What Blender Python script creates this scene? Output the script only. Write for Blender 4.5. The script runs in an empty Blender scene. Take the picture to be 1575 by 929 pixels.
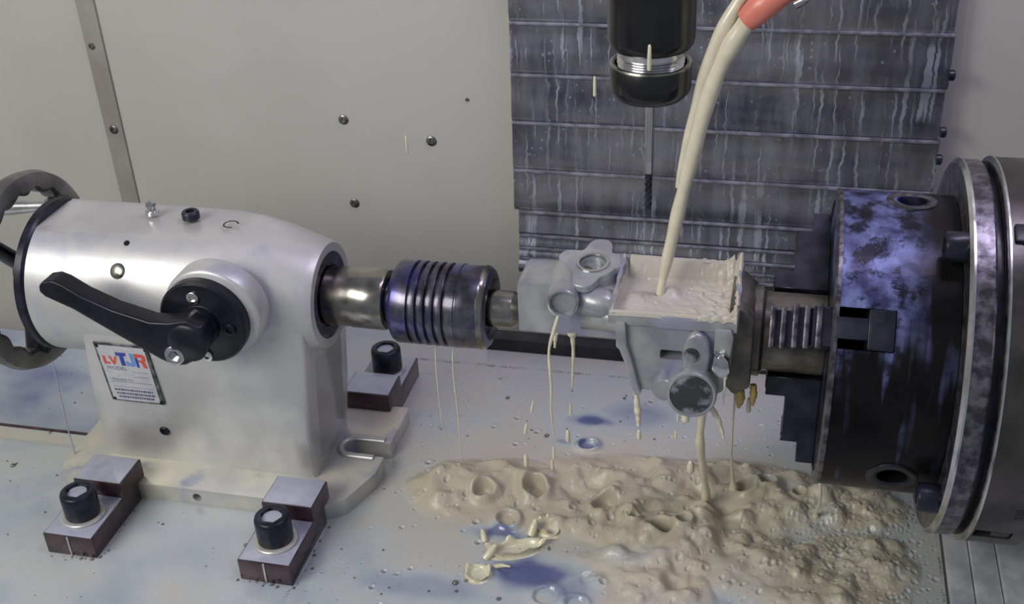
import bpy, bmesh, math, random
import numpy as np
from mathutils import Matrix, Vector

# ------------------------------------------------------------------ camera, world, light, exposure
# coordinates are written in millimetres: x along the rotary axis, y away from the camera, z up, table top at z = 0
MM = 0.001
AXZ = 150.0                                     # height of the rotary axis above the table
scene = bpy.context.scene
COL = scene.collection
random.seed(7)
rng = np.random.default_rng(11)

cam_data = bpy.data.cameras.new('camera')
cam = bpy.data.objects.new('camera', cam_data)
COL.objects.link(cam)
def unit(v):
    v = np.array(v, float)
    return v / np.linalg.norm(v)
FOC = 1802.0
_X = -unit((-8190, -664, FOC))
_Y = unit((485, -1093, FOC))
_Y = unit(_Y - _X * _X.dot(_Y))
_Z = np.cross(_X, _Y)
if _Z[1] > 0:
    _Z = -_Z
_R = np.array([_X, _Y, _Z])
cm = Matrix.Identity(4)
for i in range(3):
    cm[i][0] = _R[i, 0]
    cm[i][1] = -_R[i, 1]
    cm[i][2] = -_R[i, 2]
cm[0][3], cm[1][3], cm[2][3] = 0.2699, -0.6398, 0.5473
cam.matrix_world = cm
cam_data.sensor_fit = 'HORIZONTAL'
cam_data.sensor_width = 36.0
cam_data.lens = FOC / 1575.0 * 36.0
cam_data.clip_start = 0.01
scene.camera = cam

world = bpy.data.worlds.new('world')
scene.world = world
world.use_nodes = True
bg = world.node_tree.nodes['Background']
bg.inputs[0].default_value = (0.80, 0.86, 1.0, 1)
bg.inputs[1].default_value = 0.28

def area(name, loc, target, size, size_y, power, color):
    d = bpy.data.lights.new(name, 'AREA')
    d.shape = 'RECTANGLE'
    d.size, d.size_y = size, size_y
    d.energy = power
    d.color = color
    o = bpy.data.objects.new(name, d)
    COL.objects.link(o)
    o.location = loc
    o.rotation_euler = (Vector(target) - Vector(loc)).to_track_quat('-Z', 'Y').to_euler()
    return o
area('work_lamp', (-0.58, -0.88, 0.86), (0.0, 0.05, 0.08), 0.80, 0.50, 11.0, (1.0, 0.975, 0.93))
area('violet_fill', (0.58, 0.10, 1.15), (0.48, 0.20, 0.1), 0.70, 0.20, 5.2, (0.82, 0.72, 1.0))  # added violet fill to tint and brighten the right wall and chuck side

scene.view_settings.view_transform = 'Standard'
scene.view_settings.look = 'None'
scene.view_settings.gamma = 1.0
scene.view_settings.use_curve_mapping = False
scene.view_settings.exposure = 0.02

# ------------------------------------------------------------------ materials
MATS = {}
def nodes_of(name):
    m = bpy.data.materials.new(name)
    m.use_nodes = True
    nt = m.node_tree
    return m, nt, nt.nodes['Principled BSDF']

def ramp(nt, fac, stops):
    r = nt.nodes.new('ShaderNodeValToRGB')
    el = r.color_ramp.elements
    while len(el) > 1:
        el.remove(el[-1])
    el[0].position = stops[0][0]
    el[0].color = (*stops[0][1], 1)
    for p, c in stops[1:]:
        e = el.new(p)
        e.color = (*c, 1)
    nt.links.new(fac, r.inputs[0])
    return r.outputs[0]

def noise(nt, vec, scale, detail=4, rough=0.55, dist=0.0):
    n = nt.nodes.new('ShaderNodeTexNoise')
    n.inputs['Scale'].default_value = scale
    n.inputs['Detail'].default_value = detail
    n.inputs['Roughness'].default_value = rough
    n.inputs['Distortion'].default_value = dist
    if vec is not None:
        nt.links.new(vec, n.inputs['Vector'])
    return n.outputs[0]

def position(nt):
    return nt.nodes.new('ShaderNodeNewGeometry').outputs['Position']

def mapping(nt, vec, scale=(1, 1, 1), loc=(0, 0, 0)):
    m = nt.nodes.new('ShaderNodeMapping')
    m.inputs['Scale'].default_value = scale
    m.inputs['Location'].default_value = loc
    nt.links.new(vec, m.inputs['Vector'])
    return m.outputs[0]

def math_(nt, op, a, b=None, clamp=False):
    n = nt.nodes.new('ShaderNodeMath')
    n.operation = op
    n.use_clamp = clamp
    for i, v in enumerate((a, b)):
        if v is None:
            continue
        if isinstance(v, (int, float)):
            n.inputs[i].default_value = v
        else:
            nt.links.new(v, n.inputs[i])
    return n.outputs[0]

def mix(nt, fac, a, b):
    n = nt.nodes.new('ShaderNodeMix')
    n.data_type = 'RGBA'
    if isinstance(fac, (int, float)):
        n.inputs[0].default_value = fac
    else:
        nt.links.new(fac, n.inputs[0])
    for i, v in ((6, a), (7, b)):
        if isinstance(v, tuple):
            n.inputs[i].default_value = (*v, 1)
        else:
            nt.links.new(v, n.inputs[i])
    return n.outputs[2]

def bump(nt, bsdf, height, strength, dist=0.0006):
    b = nt.nodes.new('ShaderNodeBump')
    b.inputs['Strength'].default_value = strength
    b.inputs['Distance'].default_value = dist
    nt.links.new(height, b.inputs['Height'])
    nt.links.new(b.outputs[0], bsdf.inputs['Normal'])

def simple(name, col, col2=None, metallic=0.0, rough=0.4, scale=60, contrast=(0.4, 0.62), coat=0.0, bmp=0.0, bscale=900, stain=None, stain_scale=40, stain_at=(0.55, 0.65), spec=0.5):
    """two-tone mottled surface with fine relief, an optional clear wet coat and an optional third stain colour"""
    m, nt, b = nodes_of(name)
    p = position(nt)
    c = None
    if col2 is not None:
        c = ramp(nt, noise(nt, p, scale), [(contrast[0], col), (contrast[1], col2)])
    if stain is not None:
        s = ramp(nt, noise(nt, mapping(nt, p, (1, 1, 0.35), (3, 1, 2)), stain_scale, 5), [(stain_at[0], (0, 0, 0)), (stain_at[1], (1, 1, 1))])
        c = mix(nt, s, c if c is not None else col, stain)
    if c is None:
        b.inputs['Base Color'].default_value = (*col, 1)
    else:
        nt.links.new(c, b.inputs['Base Color'])
    b.inputs['Metallic'].default_value = metallic
    rv = ramp(nt, noise(nt, p, scale * 1.7), [(0.3, (rough * 0.75,) * 3), (0.7, (min(1, rough * 1.25),) * 3)])
    nt.links.new(rv, b.inputs['Roughness'])
    b.inputs['Coat Weight'].default_value = coat
    b.inputs['Coat Roughness'].default_value = 0.08
    b.inputs['Specular IOR Level'].default_value = spec
    if bmp:
        bump(nt, b, noise(nt, p, bscale, 3), bmp)
    MATS[name] = m
    return m

M_WALL = simple('wall_paint', (0.50, 0.485, 0.445), (0.54, 0.525, 0.485), rough=0.42, scale=5, bmp=0.05, bscale=300)
M_SEAM = simple('seam_strip', (0.28, 0.265, 0.225), (0.36, 0.34, 0.30), rough=0.5, scale=14)
M_SCREW = simple('dark_screw', (0.10, 0.10, 0.10), (0.30, 0.30, 0.28), metallic=0.8, rough=0.35, scale=300)
M_SILVER = simple('painted_aluminium', (0.49, 0.49, 0.48), (0.59, 0.585, 0.57), metallic=0.42, rough=0.40, scale=16, coat=0.15, bmp=0.06, bscale=500, stain=(0.40, 0.41, 0.50), stain_scale=22, stain_at=(0.56, 0.72))
M_BASE = simple('milky_base_metal', (0.46, 0.46, 0.44), (0.60, 0.57, 0.46), metallic=0.25, rough=0.38, scale=26, coat=0.4, stain=(0.33, 0.34, 0.42), stain_scale=30)
M_STEEL = simple('ground_steel', (0.20, 0.19, 0.17), (0.36, 0.34, 0.30), metallic=1.0, rough=0.24, scale=50, coat=0.3)
M_CHROME = simple('bright_steel', (0.55, 0.55, 0.55), (0.70, 0.70, 0.70), metallic=1.0, rough=0.2, scale=80)
M_GREYIRON = simple('grey_wheel_iron', (0.13, 0.13, 0.125), (0.24, 0.24, 0.23), metallic=0.7, rough=0.38, scale=40, coat=0.25)
M_BLACK = simple('black_plastic', (0.005, 0.005, 0.010), (0.010, 0.010, 0.020), rough=0.33, scale=60, coat=0.03, spec=0.35)
M_BLACKOX = simple('black_oxide_steel', (0.007, 0.008, 0.014), (0.018, 0.020, 0.036), metallic=0.0, rough=0.3, scale=80, coat=0.05, spec=0.3)
M_HOLDER = simple('black_tool_holder', (0.005, 0.005, 0.006), (0.010, 0.010, 0.011), metallic=0.0, rough=0.26, scale=40, coat=0.1)
M_CLAMP = simple('browned_steel_clamp', (0.040, 0.022, 0.030), (0.085, 0.048, 0.055), metallic=0.45, rough=0.34, scale=60, coat=0.4, bmp=0.1)
M_CENTER = simple('stained_dark_steel', (0.04, 0.038, 0.05), (0.13, 0.125, 0.16), metallic=0.75, rough=0.3, scale=55, coat=0.35, stain=(0.06, 0.055, 0.20), stain_scale=45, stain_at=(0.50, 0.62))
M_DARKMETAL = simple('dark_jaw_steel', (0.012, 0.012, 0.020), (0.032, 0.032, 0.050), metallic=0.3, rough=0.32, scale=60, coat=0.1, bmp=0.08, spec=0.35)
M_CAST = simple('wet_aluminium_casting', (0.27, 0.28, 0.30), (0.40, 0.405, 0.40), metallic=0.3, rough=0.40, scale=45, coat=0.5, bmp=0.25, bscale=260, stain=(0.30, 0.31, 0.42), stain_scale=38)
M_CASTWARM = simple('oily_casting', (0.055, 0.050, 0.040), (0.15, 0.135, 0.105), metallic=0.35, rough=0.4, scale=50, coat=0.5, bmp=0.3, bscale=240)
M_DARKFACE = simple('dark_boss_face', (0.05, 0.05, 0.055), (0.30, 0.30, 0.32), metallic=0.4, rough=0.35, scale=70, contrast=(0.5, 0.6), coat=0.4)
M_FLANGE = simple('mottled_flange_steel', (0.045, 0.043, 0.048), (0.17, 0.16, 0.19), metallic=0.7, rough=0.34, scale=150, coat=0.2, bmp=0.25, bscale=350)
M_DRUM = simple('brushed_drum_steel', (0.055, 0.052, 0.047), (0.10, 0.093, 0.085), metallic=0.8, rough=0.34, scale=30, bmp=0.05)
M_VOID = simple('deep_hole_black', (0.004, 0.004, 0.005), rough=0.6)
M_ENGRAVE = simple('engraving_ink', (0.012, 0.012, 0.012), rough=0.6)
M_PLATE = simple('nameplate_face', (0.50, 0.50, 0.53), (0.58, 0.57, 0.60), metallic=0.25, rough=0.35, scale=120)
M_PLATEEDGE = simple('nameplate_border', (0.05, 0.05, 0.055), (0.22, 0.22, 0.22), metallic=0.5, rough=0.4, scale=200)
M_RED = simple('print_red', (0.62, 0.09, 0.06), rough=0.5)
M_BLUE = simple('print_blue', (0.035, 0.05, 0.32), rough=0.5)
M_LIGHTBLUE = simple('print_light_blue', (0.14, 0.30, 0.62), rough=0.5)
M_INK = simple('print_dark_violet', (0.10, 0.09, 0.17), rough=0.5)
M_NOZZLE = simple('coral_rubber', (0.70, 0.21, 0.15), (0.76, 0.25, 0.185), rough=0.42, scale=60, coat=0.15)
M_PIPE = simple('grey_pipe_metal', (0.30, 0.30, 0.32), (0.4, 0.4, 0.42), metallic=0.9, rough=0.3, scale=40)
M_BAR = simple('matt_black', (0.010, 0.010, 0.013), (0.02, 0.02, 0.024), rough=0.5, scale=60)
M_TABLE = simple('table_steel', (0.22, 0.22, 0.21), (0.32, 0.31, 0.29), metallic=0.5, rough=0.4, scale=20)
M_RAIL = simple('wet_rail_steel', (0.42, 0.44, 0.48), (0.60, 0.61, 0.64), metallic=0.1, rough=0.35, scale=50, coat=0.4)
M_FLOOR = simple('sump_steel', (0.10, 0.10, 0.10), (0.16, 0.16, 0.16), rough=0.5, scale=9)

def liquid(name, col, rough=0.22, sss=0.3):
    m, nt, b = nodes_of(name)
    p = position(nt)
    c = ramp(nt, noise(nt, p, 130), [(0.35, tuple(x * 0.88 for x in col)), (0.7, col)])
    nt.links.new(c, b.inputs['Base Color'])
    b.inputs['Roughness'].default_value = rough
    b.inputs['Subsurface Weight'].default_value = sss
    b.inputs['Subsurface Radius'].default_value = (0.004, 0.003, 0.002)
    b.inputs['Subsurface Scale'].default_value = 0.6
    b.inputs['Coat Weight'].default_value = 0.3
    b.inputs['Coat Roughness'].default_value = 0.08
    return m
M_COOLANT = liquid('creamy_coolant', (0.78, 0.72, 0.55))
M_SPLASH = liquid('yellow_cream_coolant', (0.72, 0.68, 0.48))
M_FILM = liquid('milky_coolant_film', (0.40, 0.42, 0.50), 0.14, 0.1)
M_AMBER = liquid('amber_coolant', (0.55, 0.40, 0.12), 0.15, 0.3)

def pool_material(name, rough_foam):
    """coolant whose own colour runs from clear blue-grey through milky green-grey to cream foam, by the attribute tint"""
    m, nt, b = nodes_of(name)
    at = nt.nodes.new('ShaderNodeAttribute')
    at.attribute_name = 'tint'
    p = position(nt)
    f = math_(nt, 'ADD', at.outputs['Fac'], math_(nt, 'MULTIPLY', math_(nt, 'SUBTRACT', noise(nt, p, 34, 5), 0.5), 0.22), clamp=True)
    c = ramp(nt, f, [(0.0, (0.055, 0.070, 0.20)), (0.18, (0.13, 0.15, 0.28)), (0.36, (0.30, 0.34, 0.39)), (0.55, (0.42, 0.46, 0.46)), (0.72, (0.47, 0.46, 0.41)), (1.0, (0.49, 0.44, 0.325))])
    nt.links.new(c, b.inputs['Base Color'])
    r = ramp(nt, f, [(0.0, (0.06,) * 3), (0.4, (0.12,) * 3), (0.66, (0.28,) * 3), (0.85, (rough_foam,) * 3)])
    cw = ramp(nt, f, [(0.5, (0.25,) * 3), (0.75, (0.08,) * 3)])
    nt.links.new(cw, b.inputs['Coat Weight'])
    nt.links.new(r, b.inputs['Roughness'])
    b.inputs['Coat Roughness'].default_value = 0.06
    v = nt.nodes.new('ShaderNodeTexVoronoi')
    v.inputs['Scale'].default_value = 520
    nt.links.new(p, v.inputs['Vector'])
    bump(nt, b, v.outputs['Distance'], 0.14, 0.0006)
    return m
M_POOL = pool_material('coolant_surface', 0.40)

def cover_material():
    """dark sheet steel with dried milky run marks that trickle down from every lip"""
    m, nt, b = nodes_of('streaked_sheet_steel')
    p = position(nt)
    sep = nt.nodes.new('ShaderNodeSeparateXYZ')
    nt.links.new(p, sep.inputs[0])
    wig = noise(nt, mapping(nt, p, (1.2, 0.2, 0.8)), 60, 2)
    wig2 = noise(nt, mapping(nt, p, (0.6, 0.2, 1.0)), 170, 2)
    x = math_(nt, 'ADD', sep.outputs[0], math_(nt, 'MULTIPLY', math_(nt, 'SUBTRACT', wig, 0.5), 0.007))
    x = math_(nt, 'ADD', x, math_(nt, 'MULTIPLY', math_(nt, 'SUBTRACT', wig2, 0.5), 0.004))
    comb = nt.nodes.new('ShaderNodeCombineXYZ')
    nt.links.new(x, comb.inputs[0])
    nt.links.new(sep.outputs[2], comb.inputs[2])
    runs = noise(nt, mapping(nt, comb.outputs[0], (1.0, 1.0, 0.03)), 240, 2, 0.5)
    runm = ramp(nt, runs, [(0.555, (0, 0, 0)), (0.62, (1, 1, 1))])
    veil = ramp(nt, noise(nt, mapping(nt, comb.outputs[0], (1.0, 1.0, 0.20)), 75, 4), [(0.38, (0, 0, 0)), (0.70, (0.8, 0.8, 0.8))])
    brk = ramp(nt, noise(nt, mapping(nt, p, (1, 1, 0.8)), 30, 3), [(0.38, (0.10, 0.10, 0.10)), (0.52, (1, 1, 1))])
    v = nt.nodes.new('ShaderNodeTexVoronoi')
    v.inputs['Scale'].default_value = 170
    nt.links.new(mapping(nt, p, (1, 0.2, 0.8)), v.inputs['Vector'])
    dots = ramp(nt, v.outputs['Distance'], [(0.12, (1, 1, 1)), (0.20, (0, 0, 0))])
    dm = math_(nt, 'MULTIPLY', dots, ramp(nt, noise(nt, p, 45, 2), [(0.48, (0, 0, 0)), (0.56, (0.8, 0.8, 0.8))]))
    fac = math_(nt, 'MULTIPLY', runm, brk)
    fac = math_(nt, 'MAXIMUM', fac, dm)
    fac = math_(nt, 'MAXIMUM', math_(nt, 'MULTIPLY', fac, 0.72), math_(nt, 'MULTIPLY', veil, 0.40))
    base = ramp(nt, noise(nt, mapping(nt, p, (0.6, 1, 1.6)), 14), [(0.35, (0.065, 0.068, 0.098)), (0.65, (0.25, 0.248, 0.25))])
    c = mix(nt, fac, base, (0.48, 0.49, 0.60))
    nt.links.new(c, b.inputs['Base Color'])
    b.inputs['Metallic'].default_value = 0.55
    nt.links.new(ramp(nt, fac, [(0.0, (0.22,) * 3), (0.7, (0.5,) * 3)]), b.inputs['Roughness'])
    bump(nt, b, fac, 0.25, 0.0008)
    return m
M_COVER = cover_material()
M_LIP = simple('wet_sheet_lip', (0.16, 0.16, 0.20), (0.32, 0.32, 0.37), metallic=0.2, rough=0.3, scale=90, coat=0.4)

def chuck_material():
    """dark wet chuck steel; milky violet coolant residue sits on the upper front of the shell with run marks below it"""
    m, nt, b = nodes_of('chuck_steel_with_residue')
    p = position(nt)
    sep = nt.nodes.new('ShaderNodeSeparateXYZ')
    nt.links.new(p, sep.inputs[0])
    base = ramp(nt, noise(nt, p, 35), [(0.35, (0.004, 0.004, 0.005)), (0.7, (0.012, 0.011, 0.011))])
    # splash patch: upper front of the shell near the face
    xm = ramp(nt, math_(nt, 'ADD', sep.outputs[0], math_(nt, 'MULTIPLY', noise(nt, p, 60, 3), 0.012)), [(0.342, (1, 1, 1)), (0.362, (0, 0, 0))])
    zn = math_(nt, 'ADD', sep.outputs[2], math_(nt, 'MULTIPLY', noise(nt, mapping(nt, p, (1, 0.1, 0.06)), 150, 2), 0.10))
    zm = ramp(nt, zn, [(0.236, (0, 0, 0)), (0.256, (1, 1, 1))])
    blot = ramp(nt, noise(nt, p, 85, 4, 0.6), [(0.40, (0.1, 0.1, 0.1)), (0.52, (0.9, 0.9, 0.9))])
    patch = math_(nt, 'MULTIPLY', math_(nt, 'MULTIPLY', xm, zm), blot)
    # faint long runs everywhere on the shell
    runs = ramp(nt, noise(nt, mapping(nt, p, (1, 0.18, 0.10)), 95, 2), [(0.61, (0, 0, 0)), (0.69, (0.28, 0.28, 0.28))])
    fac = math_(nt, 'MAXIMUM', patch, runs)
    c = mix(nt, fac, base, ramp(nt, noise(nt, p, 70, 3), [(0.38, (0.045, 0.045, 0.12)), (0.66, (0.19, 0.22, 0.44))]))
    nt.links.new(c, b.inputs['Base Color'])
    b.inputs['Metallic'].default_value = 0.2
    b.inputs['Roughness'].default_value = 0.34
    b.inputs['Coat Weight'].default_value = 0.03
    b.inputs['Specular IOR Level'].default_value = 0.14
    bump(nt, b, fac, 0.3, 0.0012)
    return m
M_CHUCK = chuck_material()

# ------------------------------------------------------------------ mesh helpers (all in mm, world coordinates unless said)
ORG = {}
def tag(o, label=None, cat=None, group=None, kind=None):
    if label: o['label'] = label
    if cat: o['category'] = cat
    if group: o['group'] = group
    if kind: o['kind'] = kind
    return o

def thing(name, loc, label, cat, group=None, kind=None):
    o = bpy.data.objects.new(name, None)
    o.empty_display_size = 0.02
    COL.objects.link(o)
    o.location = Vector(loc) * MM
    ORG[o] = np.array(loc, float)
    return tag(o, label, cat, group, kind)

def obj(name, geo, mat, parent=None, smooth=38, origin=None):
    v, f = geo
    v = np.asarray(v, float).reshape(-1, 3)
    if parent is not None:
        org = ORG[parent]
    elif origin is not None:
        org = np.array(origin, float)
    else:
        lo, hi = v.min(0), v.max(0)
        org = np.array([(lo[0] + hi[0]) / 2, (lo[1] + hi[1]) / 2, lo[2]])
    me = bpy.data.meshes.new(name)
    me.from_pydata(((v - org) * MM).tolist(), [], f)
    me.validate()
    bm = bmesh.new()
    bm.from_mesh(me)
    bmesh.ops.recalc_face_normals(bm, faces=bm.faces)
    bm.to_mesh(me)
    bm.free()
    me.materials.append(mat)
    if smooth:
        me.shade_smooth()
        me.set_sharp_from_angle(angle=math.radians(smooth))
    o = bpy.data.objects.new(name, me)
    COL.objects.link(o)
    ORG[o] = org
    if parent is not None:
        o.parent = parent
    else:
        o.location = Vector(org) * MM
    return o

def merge(*geos):
    V, F, n = [], [], 0
    for v, f in geos:
        v = np.asarray(v, float).reshape(-1, 3)
        V.append(v)
        F += [tuple(i + n for i in q) for q in f]
        n += len(v)
    return np.concatenate(V), F

def loft(rings, cap0=True, cap1=True, closed=False):
    rings = [np.asarray(r, float) for r in rings]
    n = len(rings[0])
    V = np.concatenate(rings)
    F = []
    for i in range(len(rings) - 1 + (1 if closed else 0)):
        a, b = i * n, ((i + 1) % len(rings)) * n
        for j in range(n):
            k = (j + 1) % n
            F.append((a + j, a + k, b + k, b + j))
    if not closed and cap0:
        F.append(tuple(range(n))[::-1])
    if not closed and cap1:
        b = (len(rings) - 1) * n
        F.append(tuple(range(b, b + n)))
    return V, F

def frame(d):
    d = unit(d)
    a = np.array([0, 0, 1.0]) if abs(d[2]) < 0.9 else np.array([0, 1.0, 0])
    u = unit(np.cross(a, d))
    w = np.cross(d, u)
    return u, w, d

def lathe(profile, o, d, n=56, cap0=True, cap1=True, rad=None, closed=False):
    """profile: (distance along d, radius); rad(t, angle) may reshape the radius"""
    u, w, d = frame(d)
    o = np.array(o, float)
    A = np.linspace(0, 2 * np.pi, n, endpoint=False)
    R = []
    for i, (t, r) in enumerate(profile):
        rr = np.full(n, max(r, 1e-3), float) if rad is None else rad(i, t, r, A)
        R.append(o + d * t + np.outer(np.cos(A) * rr, u) + np.outer(np.sin(A) * rr, w))
    return loft(R, cap0, cap1, closed)

def xlathe(profile, n=72, **k):
    """about the rotary axis: profile of (world x, radius)"""
    return lathe(profile, (0, 0, AXZ), (1, 0, 0), n, **k)

def bevelled(v, f, w, seg=2):
    bm = bmesh.new()
    vs = [bm.verts.new(p) for p in np.asarray(v, float)]
    for q in f:
        bm.faces.new([vs[i] for i in q])
    bmesh.ops.recalc_face_normals(bm, faces=bm.faces)
    if w > 0:
        es = [e for e in bm.edges if len(e.link_faces) == 2 and e.calc_face_angle(0) > 0.5]
        bmesh.ops.bevel(bm, geom=es, offset=w, segments=seg, profile=0.6, affect='EDGES', clamp_overlap=True)
    bm.verts.index_update()
    V = np.array([x.co[:] for x in bm.verts])
    F = [tuple(x.index for x in q.verts) for q in bm.faces]
    bm.free()
    return V, F

def box(x0, x1, y0, y1, z0, z1, w=1.0, seg=2):
    v = [(x, y, z) for z in (z0, z1) for y in (y0, y1) for x in (x0, x1)]
    f = [(0, 2, 3, 1), (4, 5, 7, 6), (0, 1, 5, 4), (1, 3, 7, 5), (3, 2, 6, 7), (2, 0, 4, 6)]
    return bevelled(v, f, w, seg)

def prism(poly, plane, a, b, w=0.0, seg=2):
    """poly of 2-D points in 'xy', 'xz' or 'yz', extruded from a to b along the third axis"""
    n = len(poly)
    def p3(p, t):
        return {'xy': (p[0], p[1], t), 'xz': (p[0], t, p[1]), 'yz': (t, p[0], p[1])}[plane]
    v = [p3(p, a) for p in poly] + [p3(p, b) for p in poly]
    f = [tuple(range(n))[::-1], tuple(range(n, 2 * n))] + [(i, (i + 1) % n, n + (i + 1) % n, n + i) for i in range(n)]
    return bevelled(v, f, w, seg)

def tube(path, radii, n=12, flat=1.0):
    path = np.asarray(path, float)
    if np.isscalar(radii):
        radii = [radii] * len(path)
    T = np.gradient(path, axis=0)
    T = np.array([unit(t) for t in T])
    u = frame(T[0])[0]
    A = np.linspace(0, 2 * np.pi, n, endpoint=False)
    R = []
    for p, t, r in zip(path, T, radii):
        u = unit(u - t * t.dot(u))
        w = np.cross(t, u)
        R.append(p + np.outer(np.cos(A) * r, u) + np.outer(np.sin(A) * r * flat, w))
    return loft(R)

def smooth_path(pts, m=24):
    """Catmull-Rom through the points (any number of columns)"""
    P = np.asarray(pts, float)
    P = np.vstack([2 * P[0] - P[1], P, 2 * P[-1] - P[-2]])
    out = []
    k = len(P) - 3
    for s in np.linspace(0, k - 1e-6, m):
        i = int(s)
        t = s - i
        a, b, c, d = P[i], P[i + 1], P[i + 2], P[i + 3]
        out.append(0.5 * ((2 * b) + (c - a) * t + (2 * a - 5 * b + 4 * c - d) * t * t + (3 * b - a - 3 * c + d) * t ** 3))
    return np.array(out)

def moved(geo, M):
    v, f = geo
    v = np.asarray(v, float)
    M = np.array(M)
    return v @ M[:3, :3].T + M[:3, 3], f

def cut(o, *cutters):
    """carve cutter geometry (world mm) out of a mesh object"""
    for g in cutters:
        v, f = g
        me = bpy.data.meshes.new('cutter')
        me.from_pydata((np.asarray(v) * MM).tolist(), [], f)
        bm = bmesh.new(); bm.from_mesh(me)
        bmesh.ops.recalc_face_normals(bm, faces=bm.faces)
        bm.to_mesh(me); bm.free()
        c = bpy.data.objects.new('cutter', me)
        COL.objects.link(c)
        md = o.modifiers.new('cut', 'BOOLEAN')
        md.operation = 'DIFFERENCE'
        md.solver = 'EXACT'
        md.object = c
        bpy.context.view_layer.update()
        ev = o.evaluated_get(bpy.context.evaluated_depsgraph_get())
        new = bpy.data.meshes.new_from_object(ev)
        o.modifiers.clear()
        old = o.data
        nm = old.name
        o.data = new
        bpy.data.meshes.remove(old)
        new.name = nm
        bpy.data.objects.remove(c)
        bpy.data.meshes.remove(me)
    o.data.shade_smooth()
    o.data.set_sharp_from_angle(angle=math.radians(35))

def text_geo(s, size, depth=0.0):
    """flat lettering as mesh: returns (verts x,y,0 ; faces), left-aligned at the origin, mm"""
    cu = bpy.data.curves.new('t', 'FONT')
    cu.body = s
    cu.size = size
    cu.resolution_u = 3
    o = bpy.data.objects.new('t', cu)
    COL.objects.link(o)
    bpy.context.view_layer.update()
    ev = o.evaluated_get(bpy.context.evaluated_depsgraph_get())
    me = bpy.data.meshes.new_from_object(ev)
    v = np.array([x.co[:] for x in me.vertices]).reshape(-1, 3)
    f = [tuple(p.vertices) for p in me.polygons]
    bpy.data.objects.remove(o)
    bpy.data.curves.remove(cu)
    bpy.data.meshes.remove(me)
    return v, f

def plane_frame(o, ex, ey):
    ex, ey = unit(ex), unit(ey)
    ez = np.cross(ex, ey)
    M = np.eye(4)
    M[:3, 0], M[:3, 1], M[:3, 2], M[:3, 3] = ex, ey, ez, o
    return M

def cap_screw_geo(o, d, r, h, sock=0.58, depth=0.5):
    """socket-head cap screw: round head with chamfer and a hexagonal recess; o at its seat, d outwards"""
    def hexr(i, t, rr, A):
        if rr < 0:
            a = (A % (math.pi / 3)) - math.pi / 6
            return abs(rr) * 0.9 / np.cos(a)
        return np.full(len(A), rr)
    prof = [(0, r * .97), (h * .06, r), (h * .86, r), (h * .96, r * .95), (h, r * .86), (h, -r * sock), (h * (1 - depth), -r * sock * .97)]
    return lathe(prof, o, d, 48, rad=hexr)

# ------------------------------------------------------------------ noise for the coolant surface
def vnoise(x, y, seed=0):
    xi, yi = np.floor(x).astype(np.int64), np.floor(y).astype(np.int64)
    fx, fy = x - xi, y - yi
    fx, fy = fx * fx * (3 - 2 * fx), fy * fy * (3 - 2 * fy)
    def h(a, b):
        n = (a * 374761393 + b * 668265263 + seed * 974711) & 0x7fffffff
        n = ((n ^ (n >> 13)) * 1274126177) & 0x7fffffff
        n = n ^ (n >> 16)
        return (n & 0xffff) / 65535.0
    return (h(xi, yi) * (1 - fx) + h(xi + 1, yi) * fx) * (1 - fy) + (h(xi, yi + 1) * (1 - fx) + h(xi + 1, yi + 1) * fx) * fy

def fbm(x, y, s, o=4, seed=0):
    t, a, n = 0, 1.0, 0
    for k in range(o):
        t = t + a * vnoise(x / s * 2 ** k + 17.3 * k, y / s * 2 ** k - 9.1 * k, seed + k)
        n += a
        a *= 0.5
    return t / n

# ------------------------------------------------------------------ the setting: enclosure walls, sump floor
WY = 320.0
def setting(name, geo, mat, parent=None):
    o = obj(name, geo, mat, parent)
    if parent is None:
        o['kind'] = 'structure'
    return o
wall = setting('wall_back', box(-900, 900, WY, WY + 12, -320, 900, 0), M_WALL)
setting('wall_left', box(-912, -900, -900, WY + 12, -320, 900, 0), M_WALL)
setting('floor', box(-900, 900, -900, WY, -330, -320, 0), M_FLOOR)
seam = setting('trim_1', box(-381, -362, WY - 2.5, WY - 0.02, -320, 900, 0.8), M_SEAM)
def wall_screw(x, z, r, parent, y=WY):
    obj('screw', lathe([(0, r), (1.2, r), (2.0, r * .75), (2.0, r * .45), (0.9, r * .40)], (x, y - 0.05, z), (0, -1, 0), 20), M_SCREW, parent)
for x, z, r in ((-130, 144, 4.6), (-46, 127, 4.8), (-129, 58, 4.6), (-9, 169, 1.6)):
    wall_screw(x, z, r, wall)
wall_screw(-371, 123, 4.4, seam, WY - 2.5)
wall_screw(-374, 207, 3.0, seam, WY - 2.5)

# ------------------------------------------------------------------ machine table
tb = [(-640, -270), (560, -270), (560, 190), (-214, 190), (-214, 137), (-640, 137)]
table = obj('machine_table', prism(tb, 'xy', -60, 0, 0), M_TABLE)
tag(table, 'steel machine table under a sheet of milky coolant', 'table')
cut(table, box(-650, 380, -14.5, 0.5, -14, 5, 0))
obj('slot_lip', box(-640, -234, 0.6, 2.2, 0.05, 2.6, 0.3), M_CLAMP, table)
bar = obj('dark_bar', box(36, 300, 172, 187, 0.2, 13, 1.2), M_BAR)  # plain black bar lying along the table's far edge
tag(bar, 'black bar along the far edge of the table', 'strip')

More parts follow.
